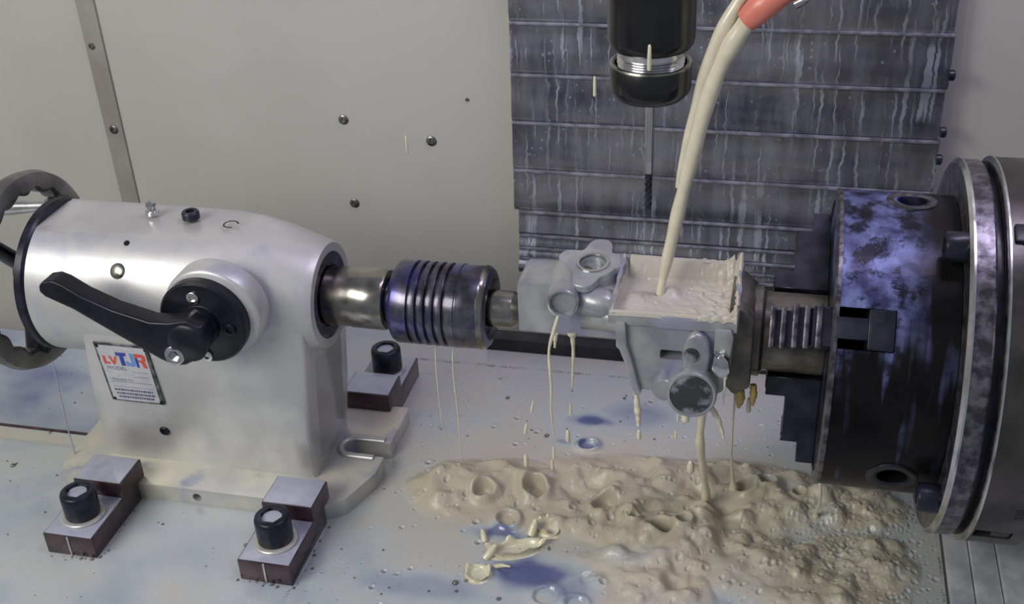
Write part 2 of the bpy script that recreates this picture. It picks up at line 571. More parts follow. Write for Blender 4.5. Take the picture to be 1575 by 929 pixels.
# ------------------------------------------------------------------ telescopic way cover
cov = thing('way_cover', (214, WY, 17), 'dark telescopic slat cover streaked with coolant on the back wall', 'cover')
zs = [300, 247, 202, 159, 114, 74, 51, 39, 29, 21, 15]
zs[0] = 330
for i in range(10):
    zt, zb = zs[i], zs[i + 1]
    yf = 302 - i * 1.9
    xl = 37 - (i * 0.2 if i < 5 else 0) + (3 if i >= 5 else 0)
    xr = 393 + 1.5 * (i % 2)
    # a folded sheet: near-vertical face, lip at its top edge turned back to the sheet above
    poly = [(yf + 1.0, zb - 6 if i < 9 else zb), (yf, zt - 1.2), (yf + 0.6, zt), (WY - 0.5, zt + 0.6), (WY - 0.5, zb - 6 if i < 9 else zb)]
    if i < 9:
        hgt = zt - zb
        poly = [(yf + 1.6, zb + 0.3), (yf - .2, zb + hgt * .10), (yf + 1.2, zb + hgt * .45), (yf + 3.0, zb + hgt * .72), (yf + 3.2, zb + hgt * .86), (yf + 2.4, zt - 1.2), (yf + 2.8, zt), (WY - 0.5, zt + 0.6), (WY - 0.5, zb + 0.9)]
    s = obj('slat', prism(poly, 'yz', xl, xr, 0), M_COVER, cov)
    if i:
        obj('lip', box(xl + 0.5, xr - 0.5, yf - 0.2, yf + 3.4, zt - 2.0, zt + 0.4, 0.6), M_LIP, s)
for z in (216, 168, 144):
    obj('bolt', lathe([(0, 4.4), (3.6, 4.4), (4.6, 3.4)], (393.2, 296, z), (1, 0, 0), 20), M_DARKMETAL, cov)

# ------------------------------------------------------------------ tailstock
ts = thing('tailstock', (-120, 0, 0), 'pale metal tailstock with black clamping lever bolted to the table', 'tailstock')
def flat_top(i, t, r, A):
    # angle convention of frame((1,0,0)): find the up direction and limit it
    u, w, d = frame((1, 0, 0))
    up = np.cos(A) * u[2] + np.sin(A) * w[2]
    lim = 48.0
    rr = np.full(len(A), r)
    z = r * up
    return np.where(z > lim, lim / np.maximum(up, .2), rr)
barrel_prof = [(-221, 0.01), (-221, 52), (-220, 53.5), (-190, 53.6), (-120, 53.6), (-92, 53.2), (-72, 51), (-54, 47), (-38, 42), (-27, 38.5), (-23, 37), (-21.5, 36), (-21.5, 30), (-26, 29.5), (-26, 0.01)]
obj('barrel', xlathe(barrel_prof, 96, rad=flat_top), M_SILVER, ts)
BX = [p[0] for p in barrel_prof[2:12]]
BR = [p[1] for p in barrel_prof[2:12]]
def ped_ring(z, x0, x1, h, r=3.0, n=4):
    def half(x):
        return min(h, np.interp(x, BX, BR) - .6)
    P = []
    for sgn in (-1, 1):
        xs = np.linspace(x0 + r, x1 - r, 26)
        side = [(x, sgn * half(x), z) for x in xs]
        arc = [(x1 - r + r * math.sin(t), sgn * (half(x1 - r) - r + r * math.cos(t)), z) for t in np.linspace(0, math.pi / 2, n + 1)[1:]]
        arc0 = [(x0 + r - r * math.sin(t), sgn * (half(x0 + r) - r + r * math.cos(t)), z) for t in np.linspace(0, math.pi / 2, n + 1)[1:]]
        run = arc0[::-1] + side + [(x1 - r + (q[0] - x1 + r) * .999, q[1], q[2]) for q in arc]
        P += run if sgn < 0 else run[::-1]
    return P
ped = [(14.5, -206, -37, 33), (22, -204.5, -36.5, 34), (60, -199, -34, 40), (100, -192, -30.5, 46.5), (125, -187, -28.6, 50.3), (140, -184.5, -28, 52), (156, -183, -28, 53)]
pd = obj('pedestal', loft([ped_ring(*q) for q in ped]), M_SILVER, ts)
cut(pd, prism([(-22, 24), (27, 24), (27, 108), (-22, 108)], 'yz', -42, -20, 3))
bp = obj('base_plate', prism([(-226, -61), (-22, -61), (-9, -52), (3, -20), (3, 61), (-226, 61), (-233, 50), (-233, -48)], 'xy', 0.3, 15, 1.2), M_BASE, ts)
cut(bp, merge(prism([(-22 + 8 * math.cos(a), 6 + 8 * math.sin(a)) for a in np.linspace(math.pi / 2, 1.5 * math.pi, 14)] + [(30, -2), (30, 14)], 'xy', -10, 40)),
    lathe([(0, 3.4), (12, 3.4)], (-119, -62, 8), (0, 1, 0), 20))
ring_pts = [(-22 + 10.5 * math.cos(a), 6 + 10.5 * math.sin(a), 15.6) for a in np.linspace(math.pi / 2, 1.5 * math.pi, 14)]
ring_pts = [(-2, 16.5, 15.6)] + ring_pts + [(-4, -4.5, 15.6)]
obj('slot_rim', tube(ring_pts, 2.6, 10, 0.8), M_SILVER, ts)
# rear black ring and handwheel
obj('end_ring', xlathe([(-229, 30), (-229, 52), (-227.5, 54.6), (-222.5, 54.6), (-221, 53)], 80), M_BLACKOX, ts)
hw = obj('handwheel', xlathe([(-258, 0.01), (-258, 13), (-256, 15), (-246, 15), (-240, 13), (-229.2, 13), (-229.2, 0.01)], 48), M_BLACK, ts)
def scallop(i, t, r, A):
    if r < 62:
        return r - 3.0 * np.abs(np.sin(A * 10)) + 1.0
    return np.full(len(A), r)
rim_prof = [(-258, 60), (-258, 67), (-256, 71), (-250.5, 72.5), (-245, 71), (-243, 67), (-243, 61), (-245, 58.5), (-256, 58.5)]
obj('rim', xlathe(rim_prof, 200, rad=scallop, closed=True), M_GREYIRON, hw)
for a in (48, 168, 288):
    c, q = math.cos(math.radians(a)), math.sin(math.radians(a))
    obj('spoke', tube([(-251, -10 * c, AXZ + 10 * q), (-251, -35 * c, AXZ + 35 * q), (-251, -61 * c, AXZ + 61 * q)], [10, 9, 9], 16, .55), M_BLACK, hw)
crk = math.radians(146)
cy_, cz_ = -54 * math.cos(crk), AXZ + 54 * math.sin(crk)
obj('crank_handle', lathe([(0, 7.0), (7, 7.0), (9, 4.6), (20, 4.4), (40, 6.0), (76, 6.8), (79, 5), (79, .01)], (-250, cy_, cz_), (-1, 0, -.10), 28), M_CHROME, hw)
# quill, seal
obj('seal_ring', xlathe([(-26.5, 29.6), (-22.5, 29.6), (-22.5, 22), (-26.5, 22)], 64, closed=True), M_CENTER, ts)
obj('quill', xlathe([(-60, 0.01), (-60, 20.4), (-4, 20.4), (-3, 20.9), (19, 20.9), (20.5, 20), (20.5, 16), (17, 15.5), (17, 0.01)], 72), M_STEEL, ts)
# lever clamp on the front
LC = np.array([-81, 0, 164.0])
obj('clamp_boss', lathe([(0, 33), (14, 33), (15.5, 32), (16.5, 30.5), (16.5, 0.01)], (LC[0] + 3, -45, LC[2] + 1), (0, -1, 0), 64), M_SILVER, ts)
hub = obj('clamp_disc', lathe([(0, 29.5), (7, 29.5), (8.6, 28), (8.6, 14), (9.2, 13), (14, 12.5), (15, 11.5), (15, 0.01)], (LC[0], -61, LC[2] - .5), (0, -1, 0), 64), M_BLACK, ts)
for dx, dz in ((-2.5, 18.5), (19, -3), (-1, -24.5)):
    obj('disc_screw', cap_screw_geo((LC[0] + dx, -69.4, LC[2] + dz), (0, -1, 0), 4.2, 1.6, .55, .7), M_CHROME if dx < 0 else M_BLACKOX, hub)
lev = [(-178, 190), (-177, 194.5), (-174, 197.5), (-167, 199), (-161, 197), (-149, 189.5), (-129, 181), (-105, 174.5), (-93, 175), (-80, 178), (-70, 174), (-67, 164), (-71, 155), (-79, 148.5), (-86, 144.5), (-94, 143), (-103, 147), (-129, 162), (-157, 179), (-174.5, 186.5)]
lever = obj('lever_handle', prism(lev, 'xz', -90, -76.2, 4.4, 4), M_BLACK, ts)
obj('lever_pivot', lathe([(0, 13), (3, 13), (4.4, 11), (4.4, .01)], (-80, -89.6, 163), (0, -1, 0), 40), M_BLACK, lever)
obj('lever_bolt', cap_screw_geo((-90, -89.6, 153.5), (0, -1, .12), 6.6, 5, .55, .6), M_CHROME, lever)
# small hardware on the casting
obj('grease_nipple', merge(lathe([(0, 4.6), (2.6, 4.6), (2.6, 3.0), (5, 2.6), (6.4, 3.6), (8.4, 3.2), (9.6, 1.4)], (-147, 5, 200.2), (0, 0, 1), 24)), M_CHROME, ts)
obj('vent_plug', lathe([(0, 6), (4.2, 6), (5.2, 5.2), (5.2, 3), (3.2, 2.8)], (-117, 3, 200.2), (0, 0, 1), 24), M_BLACKOX, ts)
crescent = [(-85 + 4.8 * math.cos(a), -3 + 4.8 * math.sin(a), 200.7) for a in np.linspace(0.3, 5.3, 20)]
obj('stamped_mark', tube(crescent, 0.6, 6, .5), M_BLACKOX, ts)
obj('front_screw', lathe([(0, 3.9), (1.4, 3.9), (2, 3.2), (2, 2.2), (0.9, 2)], (-148, -37.5, 47), (0, -1, -.1), 24), M_BLACKOX, ts)
obj('oil_plug', lathe([(0, 5.4), (1.0, 5.4), (1.8, 4.2), (1.8, .01)], (-151, -42.5, 181.0), (0, -.82, .57), 24), M_STEEL, ts)
obj('drill_dimple', lathe([(0, 2), (.5, 2), (.5, .01)], (-149, -29, 195), (0, -.55, .83), 16), M_BLACKOX, ts)
# nameplate on the sloping front
n_lo, n_hi = np.array([-177., -43.6, 77.]), np.array([-175., -50.9, 129.])
ey = unit(n_hi - n_lo)
NPM = plane_frame(np.array([-179.5, -43.6, 75.0]), (1, 0, 0), (0.03, ey[1], ey[2]))
def on_plate(geo, lift=0.0):
    v, f = geo
    v = np.asarray(v, float).copy()
    v[:, 2] += lift
    return moved((v, f), NPM)
PW, PH = 40.5, 54.0
npl = obj('nameplate', on_plate(box(0, PW, 0, PH, -2.2, 0.7, 0.25), 0), M_PLATEEDGE, ts)
obj('plate_face', on_plate(box(1.8, PW - 2.4, 1.5, PH - 1.6, 0.5, 0.95, 0), 0), M_PLATE, npl)
def plate_text(s, x, y, size, mat, sx=1.0, bold=0.0):
    v, f = text_geo(s, size)
    v = v.copy()
    v[:, 0] = v[:, 0] * sx + x
    v[:, 1] += y
    obj('lettering', on_plate((v, f), 1.02), mat, npl, smooth=0)
def plate_bars(rects, mat):
    for x0, x1, y0, y1 in rects:
        obj('letter', on_plate(box(x0, x1, y0, y1, .9, 1.04, 0)), mat, npl, smooth=0)
def plate_poly(poly, mat):
    obj('letter', on_plate(prism(poly, 'xy', .9, 1.05)), mat, npl, smooth=0)
plate_poly([(4, 35.5), (8.8, 35.5), (8.8, 37.4), (6.2, 37.4), (6.2, 43), (4, 43)], M_RED)                       # L
plate_poly([(11, 35.5), (12.6, 35.5), (15, 43), (13.2, 43), (11.8, 38.3), (10.4, 43), (8.6, 43)], M_RED)        # V
plate_poly([(14.8, 47), (22.6, 47), (22.6, 44), (20.4, 44), (20.4, 35), (17.2, 35), (17.2, 44), (14.8, 44)], M_BLUE)   # T
plate_poly([(21.2, 35), (27, 35), (28.3, 36.5), (28.3, 47), (25.4, 47), (25.4, 38), (23.4, 38), (23.4, 39.6), (21.2, 39.6)], M_LIGHTBLUE)  # J
plate_poly([(28.8, 34.6), (30.8, 34.6), (30.8, 43), (28.8, 43)], M_BLUE)                                        # R stem
plate_poly([(28.8, 43.2), (28.8, 47), (35.4, 47), (37, 45.4), (37, 41.6), (35.6, 40.2), (37, 34.6), (34, 34.6), (32.8, 39.6), (31, 39.6), (31, 41.6), (34, 41.6), (34, 44), (31, 44), (31, 43.2)], M_RED)
plate_text('MODEL', 5, 30.6, 4.4, M_INK, 1.05)
plate_text('Warranty No.', 5.4, 20.6, 3.0, M_INK)
for y in (29.4, 25.0, 19.2, 14.4):
    plate_bars([(5 if y < 20 else 24, 35.6, y, y + .28)], M_INK)
for k, y in enumerate((10.6, 7.2, 3.9)):
    x = 5.0 + k * .8
    while x < 34.5:
        w = random.choice((1.0, 1.6, 2.2, 2.8))
        plate_bars([(x, min(x + w, 35.4), y, y + 1.7)], M_INK)
        x += w + .5
for x, y in ((2.6, 2.4), (PW - 2, 2.2), (2.4, PH - 2.4), (PW - 1.6, PH - 2.6)):
    obj('rivet', on_plate(lathe([(0.6, 1.4), (1.4, 1.2), (1.8, .4)], (x, y, 0), (0, 0, 1), 14)), M_BLACKOX, npl)

# ------------------------------------------------------------------ toe clamps (built once, copied)
def make_clamp():
    r = thing('toe_clamp', (0, 0, 0), 'x', 'clamp', 'toe clamps holding the tailstock')
    L = [(-64, 0.3), (-1, 0.3), (-1, 15.4), (9, 15.4), (9, 30), (-20, 30), (-20, 18), (-64, 18)]
    obj('block', prism(L, 'yz', -18.5, 18.5, 0.7), M_CLAMP, r)
    obj('upper_film', box(-17.6, 17.6, -19.2, 8.2, 29.8, 30.7, 0.4), M_FILM, r)
    obj('lower_film', box(-17.6, 17.6, -63.2, -20.8, 17.8, 18.6, 0.4), M_FILM, r)
    obj('front_seam', box(-0.6, 0.6, -64.7, -63, 0.6, 17.6, 0.2), M_BASE, r)
    obj('washer', lathe([(0, 15), (1.6, 15), (2.2, 14.4), (2.2, 0.01)], (0, -42, 18.4), (0, 0, 1), 40), M_BASE, r)
    sc = obj('cap_screw', cap_screw_geo((0, -42, 20.4), (0, 0, 1), 12, 20, .62, .45), M_BLACKOX, r)
    obj('socket_puddle', lathe([(0, 6.7), (.5, 6.7), (.6, .01)], (0, -42, 38.0), (0, 0, 1), 24), M_FILM, sc)
    return r
def copy_tree(o, parent=None):
    c = o.copy()
    COL.objects.link(c)
    c.parent = parent
    for ch in [x for x in bpy.data.objects if x.parent == o]:
        copy_tree(ch, c)
    return c
clampA = make_clamp()
clampA.location = Vector((-182, -61.5, 0)) * MM
clampA['label'] = 'brown stepped toe clamp in front of the tailstock, below its nameplate'
clampB = copy_tree(clampA)
clampB.location = Vector((-38.5, -61.5, 0)) * MM
clampB['label'] = 'brown stepped toe clamp at the near corner of the base, beside the splashed foam'
clampC = copy_tree(clampA)
clampC.location = Vector((-28, 61.5, 0)) * MM
clampC.rotation_euler.z = math.pi
clampC['label'] = 'brown stepped toe clamp behind the tailstock, under the quill'

# ------------------------------------------------------------------ live centre
lc = thing('live_center', (60, 0, AXZ - 27), 'ribbed dark live centre between quill and aluminium casting', 'live centre')
prof = [(17.2, 0.01), (17.2, 14), (24, 14.5), (26, 24), (28, 27), (30, 28), (38, 28)]
for k in range(5):
    x = 40 + k * 6.0
    prof += [(x, 28), (x + .4, 25.4), (x + 2.2, 25.4), (x + 2.6, 28), (x + 5.4, 28.2)]
prof += [(72, 28.2), (72.5, 27.6), (73.5, 27.6), (74, 28), (88, 27.6), (91, 25.8), (92, 23), (92, 20), (89, 19), (89, 0.01)]
obj('housing', xlathe(prof, 80), M_CENTER, lc)
obj('bright_band', xlathe([(86.5, 27.7), (87, 28.3), (89, 27.7), (90.5, 26.3), (89.5, 25.0), (86.5, 25)], 80, closed=True), M_STEEL, lc)
obj('point', xlathe([(89.2, 0.01), (89.2, 12.4), (106, 12.4), (107, 12), (112.6, 7.5), (112.6, .01)], 48), M_STEEL, lc)

# ------------------------------------------------------------------ workpiece
wp = thing('workpiece', (190, -10, 128), 'wet grey aluminium casting held between live centre and chuck', 'casting')
obj('neck_block', prism([(113, 144), (181, 144), (181, 178), (150, 182), (116, 182), (113, 179)], 'xz', -16, 14, 1.6), M_CAST, wp)
obj('port_tower', lathe([(0, 17), (10, 16.5), (22, 15.5), (27, 15)], (159, 1, 158), (0, -.04, 1), 48), M_CAST, wp)
def star(i, t, r, A):
    u, w, d = frame((0.0, -.12, 1.0))
    # angle of every spoke in the world xy plane
    ax = np.cos(A) * u[0] + np.sin(A) * w[0]
    ay = np.cos(A) * u[1] + np.sin(A) * w[1]
    th = np.degrees(np.arctan2(ay, ax))
    R = np.full(len(A), 15.5)
    for ang, ln, wd in ((84, 11.5, 25), (16, 6, 24), (-98, 10.5, 25), (160, 8, 24)):
        dd = (th - ang + 180) % 360 - 180
        R = R + ln * np.exp(-np.abs(dd / wd) ** 3)
    if r > 14.5:
        return R * (r / 15.5)
    return np.full(len(A), r)
M_MACHINED = simple('machined_wet_aluminium', (0.36, 0.37, 0.41), (0.50, 0.51, 0.54), metallic=0.45, rough=0.30, scale=60, coat=0.4)
fl = obj('star_flange', lathe([(0, 14.8), (.5, 15.5), (4.4, 15.5), (5, 15.1), (5, 10.5), (3.4, 10.2), (3.4, 8.2), (-2, 8), (-2, .01)], (159, 2, 184), (0.0, -.12, 1.0), 120, rad=star), M_MACHINED, wp)
obj('bore_ring', lathe([(0, 10.4), (1.0, 10.4), (1.0, 8.6), (0, 8.6)], (159, 1.5, 188.7), (0, -.12, 1), 48, closed=True), M_CHROME, fl)
obj('bore_screw', cap_screw_geo((155.5, -.5, 182.4), (0, -.12, 1), 3.4, 3, .55, .6), M_STEEL, fl)
stub = obj('spout', lathe([(0, 12), (10, 11), (20, 10.2), (36, 9.8), (37, 9.2), (37, 7.9), (34.5, 7.7), (34.5, .01)], (142.5, 6, 176.5), (.08, -1, .0), 48), M_CAST, wp)
obj('spout_rim', lathe([(36.2, 9.9), (37.4, 9.5), (37.6, 8.6), (36.8, 8.0), (36.0, 8.4)], (142.5, 6, 176.5), (.08, -1, .0), 48, closed=True), M_CHROME, stub)
obj('saddle', loft([[(x, -12 - 9 * math.sin(t) - 6 * k * math.sin(t), 146 + 18 + (16 - 3 * k) * math.cos(t)) for t in np.linspace(0, math.pi, 16)] + [(x, 8, 148), (x, 8, 180)] for k, x in enumerate((154, 166, 178, 186))]), M_CAST, wp)
obj('saddle_shoulder', lathe([(0, 6), (4, 9), (14, 10), (24, 10), (30, 7), (32, .01)], (148, -14, 172), (1, -.25, -.02), 24), M_CAST, wp)
# main box with tray
body_poly = [(178.5, 176), (249, 176), (251, 168), (250, 146), (246, 130), (240, 126), (196, 126), (192, 128), (188.5, 146), (186, 154), (183.5, 156), (182.5, 172)]
mb = obj('main_body', prism(body_poly, 'xz', -43, 10, 1.8, 3), M_CAST, wp)
cut(mb, box(207.5, 221, -47, -22, 150.6, 157.2, 1.4))
def wavy_rect(x0, x1, y0, y1, amp, z, n=22, seed=1):
    P = []
    r = np.random.default_rng(seed)
    cs = [(x0, y0), (x1, y0), (x1, y1), (x0, y1)]
    for k in range(4):
        a, b = np.array(cs[k]), np.array(cs[(k + 1) % 4])
        for t in np.linspace(0, 1, n, endpoint=False):
            p = a + (b - a) * t
            P.append((p[0], p[1], z))
    P = np.array(P)
    c = P.mean(0)
    ph = r.uniform(0, 6, 3)
    s = np.linspace(0, 2 * np.pi, len(P), endpoint=False)
    wob = amp * (np.sin(5 * s + ph[0]) + .6 * np.sin(11 * s + ph[1]) + .4 * np.sin(19 * s + ph[2]))
    d = P - c
    P[:, :2] += d[:, :2] / np.linalg.norm(d[:, :2], axis=1)[:, None] * wob[:, None]
    return P
o1 = wavy_rect(176, 253, -45, 12, .5, 174)
o2 = o1 + (0, 0, 7.5)
o2c = (o2 - o2.mean(0)) * (0.985, .98, 1) + o2.mean(0) + (0, 0, .8)
i2 = wavy_rect(179, 250, -42.4, 9, .5, 182.3, seed=4)
i1 = i2 + (0, 0, -7)
# the far wall of the tray stands a little taller than the near one
for r_ in (o2, o2c, i2):
    r_[:, 2] += np.clip((r_[:, 1] + 45) / 57, 0, 1) * 9.0
obj('tray_rim', loft([o1, o2, o2c, i2, i1]), M_CAST, wp)
obj('end_block', prism([(247, 186), (255, 184), (262, 178), (262, 128), (252, 122), (247, 128)], 'xz', -34, 14, 2.2), M_CASTWARM, wp)
obj('journal', xlathe([(258, .01), (258, 29), (266, 29), (268, 25), (304.6, 25), (304.6, .01)], 64), M_CASTWARM, wp)
# bosses, rib, lug on the front
boss = obj('round_boss', lathe([(0, 17), (8, 15.5), (20, 15), (21, 14.4), (21, 13), (19.6, 12.6), (19.6, .01)], (228, -38, 133), (.02, -1, .17), 56), M_CAST, wp)
obj('boss_face', lathe([(0, 12.7), (.7, 12.7), (.9, 12.2), (.9, .01)], (228.4, -57.2, 136.2), (.02, -1, .17), 48), M_DARKFACE, boss)
obj('small_boss', lathe([(0, 9), (8, 8), (14, 7.4), (15, 6.6), (15, .01)], (212, -38, 132.5), (-.05, -1, .1), 32), M_CAST, wp)
obj('boss_bridge', loft([[(212 + t * 16, -40 - 7 * math.sin(a), 134 + t * 2 + (6 + 5 * t) * math.cos(a)) for a in np.linspace(0, 2 * math.pi, 16, endpoint=False)] for t in (0, .35, .7, 1)]), M_CAST, wp)
rib = [(221, 140), (222, 165), (224, 171), (228, 174.5), (233, 173), (237, 168), (238, 160), (236.5, 140)]
obj('arched_rib', prism(rib, 'xz', -50, -41, 2.6, 3), M_CAST, wp)
obj('rib_pad', lathe([(0, 4.6), (1.4, 4.2), (1.6, .01)], (227, -50, 160), (0, -1, .0), 24), M_DARKFACE, wp)
obj('corner_post', prism([(239.5, 177), (249.5, 177), (251, 172), (249, 150), (241, 150), (239.5, 160)], 'xz', -47.5, -40, 2), M_CAST, wp)
obj('lug', prism([(240.5, 163), (243, 160), (246, 162.5), (249, 158.5), (250.2, 151), (247, 146.5), (241.5, 147), (239, 152)], 'xz', -52.5, -46.5, 1.2), M_CHROME, wp)
obj('left_flange', prism([(181, 176), (186.5, 176), (187.5, 160), (190.5, 150), (195, 131), (197, 126), (193, 124), (190, 132), (187, 146), (183, 157), (181, 159)], 'xz', -47, -42, .8), M_CAST, wp)

# ------------------------------------------------------------------ three-jaw chuck
ch = thing('lathe_chuck', (338, 0, AXZ - 91), 'black three-jaw chuck splashed with violet coolant', 'chuck')
sh = obj('shell', xlathe([(305, 20), (305, 89.3), (306.4, 91), (370.6, 91), (370.6, 20)], 128, closed=True), M_CHUCK, ch)
def radial(ph):
    a = math.radians(ph)
    er = np.array([0, -math.cos(a), math.sin(a)])
    et = np.array([0, math.sin(a), math.cos(a)])
    return er, et
def radial_frame(ph, x=0.0):
    """columns: world x, tangential, radial - origin on the axis"""
    er, et = radial(ph)
    M = np.eye(4)
    M[:3, 0], M[:3, 1], M[:3, 2] = (1, 0, 0), et, er
    M[:3, 3] = (x, 0, AXZ)
    return M
KEYS = (97, -27)
JAWS = (35, 155, 275)
cuts = [moved(lathe([(70, 8.5), (100, 8.5)], (346, 0, 0), (0, 0, 1), 32), radial_frame(k)) for k in KEYS]
cuts += [moved(box(300, 337.5, -11.6, 11.6, 30, 100, 0), radial_frame(j)) for j in JAWS]
cut(sh, *cuts)
obj('face_rim', xlathe([(304.2, 84), (304.2, 89.8), (305.4, 91.5), (307.4, 91.5), (307.4, 90), (306, 84)], 128, closed=True), M_FLANGE, ch)
for k in KEYS:
    s = obj('key_socket', moved(lathe([(88, 15), (91.0, 14.6), (91.6, 13.4), (91.4, 11), (90.2, 8.6), (76, 8.4)], (346, 0, 0), (0, 0, 1), 40, cap0=False), radial_frame(k)), M_FLANGE if k > 0 else M_DARKMETAL, ch)
    obj('socket_square', moved(lathe([(76, 8.3), (84, 7.4), (84, 5), (78, 4.8)], (346, 0, 0), (0, 0, 1), 4), radial_frame(k)), M_BLACKOX, s)
for j in JAWS:
    prof_j = [(305.2, 26), (272, 26), (272, 30), (270.8, 31), (272, 32), (270.8, 34), (272, 36), (271.4, 40), (284, 40), (284, 44)]
    prof_j += [(284, 66), (283, 68), (284, 70), (283, 73), (294, 73), (294, 88), (305.2, 88)]
    # in a local frame: x along the axis, y radial extruded tangentially
    g = prism([(x, u) for x, u in prof_j], 'xz', -11, 11, .6, 1)
    jw = obj('jaw', moved(g, radial_frame(j)), M_DARKMETAL, ch)
    obj('jaw_neck', moved(box(305.4, 323, -6, 6, 31, 92.2, .5), radial_frame(j)), M_DARKMETAL, jw)
    obj('jaw_foot', moved(box(323, 337, -11.2, 11.2, 31, 92.8, 1.0), radial_frame(j)), M_DARKMETAL, jw)
    if j == 35:
        for k in range(5):
            x0 = 271.0 + k * 6.2
            top = 44 if k < 2 else (77 if k < 4 else 90)
            obj('jaw_tooth', moved(box(x0, x0 + 3.0, -12.6, 12.6, 28, top, .8), radial_frame(j)), M_FLANGE, jw)

# ------------------------------------------------------------------ rotary table
rt = thing('rotary_table', (460, 40, 0), 'round steel rotary table carrying the chuck at the picture edge', 'rotary table')
obj('adapter_flange', xlathe([(371, 20), (371, 111.2), (372.6, 113), (383, 113), (384.2, 112), (384.2, 20)], 144, closed=True), M_FLANGE, rt)
obj('flange_glint', xlathe([(370.6, 110.4), (370.6, 111.6), (372.4, 113.5), (373.6, 113.5), (373.6, 112.4), (371.6, 110.4)], 144, closed=True), M_CHROME, rt)  # bright ring added to carry the highlight along the flange edge
obj('spacer', xlathe([(384.3, 20), (384.3, 107), (388.4, 107), (388.4, 20)], 96, closed=True), M_BLACKOX, rt)
fp = obj('faceplate', xlathe([(388.5, 20), (388.5, 113), (390, 115), (419, 115), (421, 113), (421, 20)], 144, closed=True), M_DRUM, rt)
obj('faceplate_edge', xlathe([(388.1, 112.2), (388.1, 113.2), (389.8, 115.5), (390.8, 115.5), (390.8, 114), (389, 112.2)], 144, closed=True), M_CHROME, rt)
cut(fp, moved(box(396, 430, -7, 7, 96, 130, 0), radial_frame(64)), moved(box(392, 412, -6, 6, 104, 130, 0), radial_frame(-33)))
nut = obj('slot_bolt', moved(box(392, 428, -6, 6, 100, 117, 1.5), radial_frame(64)), M_BLACKOX, rt)
obj('slot_bolt_head', moved(lathe([(0, 9.5), (10, 9.5), (11, 8.6), (11, .01)], (404, 0, 113), (1, 0, 0), 24), radial_frame(64)), M_BLACKOX, nut)
obj('notch_key', moved(box(401, 411.5, -5.2, 5.2, 104, 114.4, 1.2), radial_frame(-33)), M_BLACKOX, rt)
for ph in (63, -25):
    er, et = radial(ph)
    obj('flange_bolt', cap_screw_geo(np.array([371, 0, AXZ]) + er * 103, (-1, 0, 0), 8.4, 12, .55, .5), M_BLACKOX, rt)
# degree marks engraved round the faceplate rim
def wrap(geo, ph0, x0, R=115.12):
    """flat lettering wrapped on the faceplate: its reading direction climbs the rim"""
    v, f = geo
    v = np.asarray(v, float)
    ph = np.radians(ph0) + v[:, 0] / R
    out = np.stack([x0 - v[:, 1], -R * np.cos(ph), AXZ + R * np.sin(ph)], 1)
    return out, f
for s, ph in (('330', -21), ('340', -8.5), ('350', 4)):
    obj('degree_number', wrap(text_geo(s, 7), ph, 413), M_ENGRAVE, rt, smooth=0)
obj('hub_housing', xlathe([(421.2, .01), (421.2, 88), (424, 92), (520, 92), (524, 88), (524, .01)], 96), M_DRUM, rt)
obj('stand', box(440, 560, 0, 130, 12.2, 190, 6), M_DRUM, rt)
for x0, x1, h in ((394, 409, 5), (409.3, 425, 8.5), (425.3, 558, 12)):
    obj('base_rail', box(x0, x1, -262, 150, 0.2, h, 1.6), M_RAIL, rt)

# ------------------------------------------------------------------ tool holder and cutter
th = thing('tool_holder', (193.5, 0, 231), 'black collet tool holder with slender end mill above the casting', 'tool holder')
TX = 193.5
obj('holder_body', lathe([(321, 17), (321, 19), (322.4, 22.2), (325, 24.0), (328, 24.6), (480, 24.6), (480, .01)], (TX, 0, 9.5), (0, 0, 1), 72), M_HOLDER, th)
thr = [(306, 18.6)]
for k in range(6):
    z = 310 + k * 1.5
    thr += [(z, 18.4), (z + .75, 19.2)]
thr += [(322, 18.4)]
obj('thread', lathe(thr, (TX, 0, 9.5), (0, 0, 1), 64), M_CHROME, th)
obj('collet_nut', lathe([(291.5, 8), (291.5, 15), (293, 19.5), (296.5, 22.4), (299, 23.2), (312.6, 23.4), (313.4, 22.8), (313.2, 20.6), (309, 20.2)], (TX, 0, 9.5), (0, 0, 1), 72), M_HOLDER, th)
obj('nut_rim', lathe([(312.4, 23.5), (313.6, 23.1), (313.9, 22.2), (313.4, 21.6), (312.2, 22)], (TX, 0, 9.5), (0, 0, 1), 72, closed=True), M_STEEL, th)
obj('collet', lathe([(289.4, 2.6), (289.4, 7), (291.8, 7.6)], (TX, 0, 9.5), (0, 0, 1), 40), M_BLACKOX, th)
obj('shank', lathe([(254, .01), (254, 2.7), (300, 2.7)], (TX, 0, 0), (0, 0, 1), 32), M_CHROME, th)
flute = []
for t in np.linspace(0, 1, 40):
    z = 254.2 - 24 * t
    A = np.linspace(0, 2 * np.pi, 32, endpoint=False)
    rr = 2.5 - 0.75 * (np.abs(np.sin(2 * (A + t * 9))) ** .6) * min(1, t * 8)
    flute.append(np.stack([TX + rr * np.cos(A), rr * np.sin(A), np.full(32, z)], 1))
obj('flutes', loft(flute), M_DARKMETAL, th)

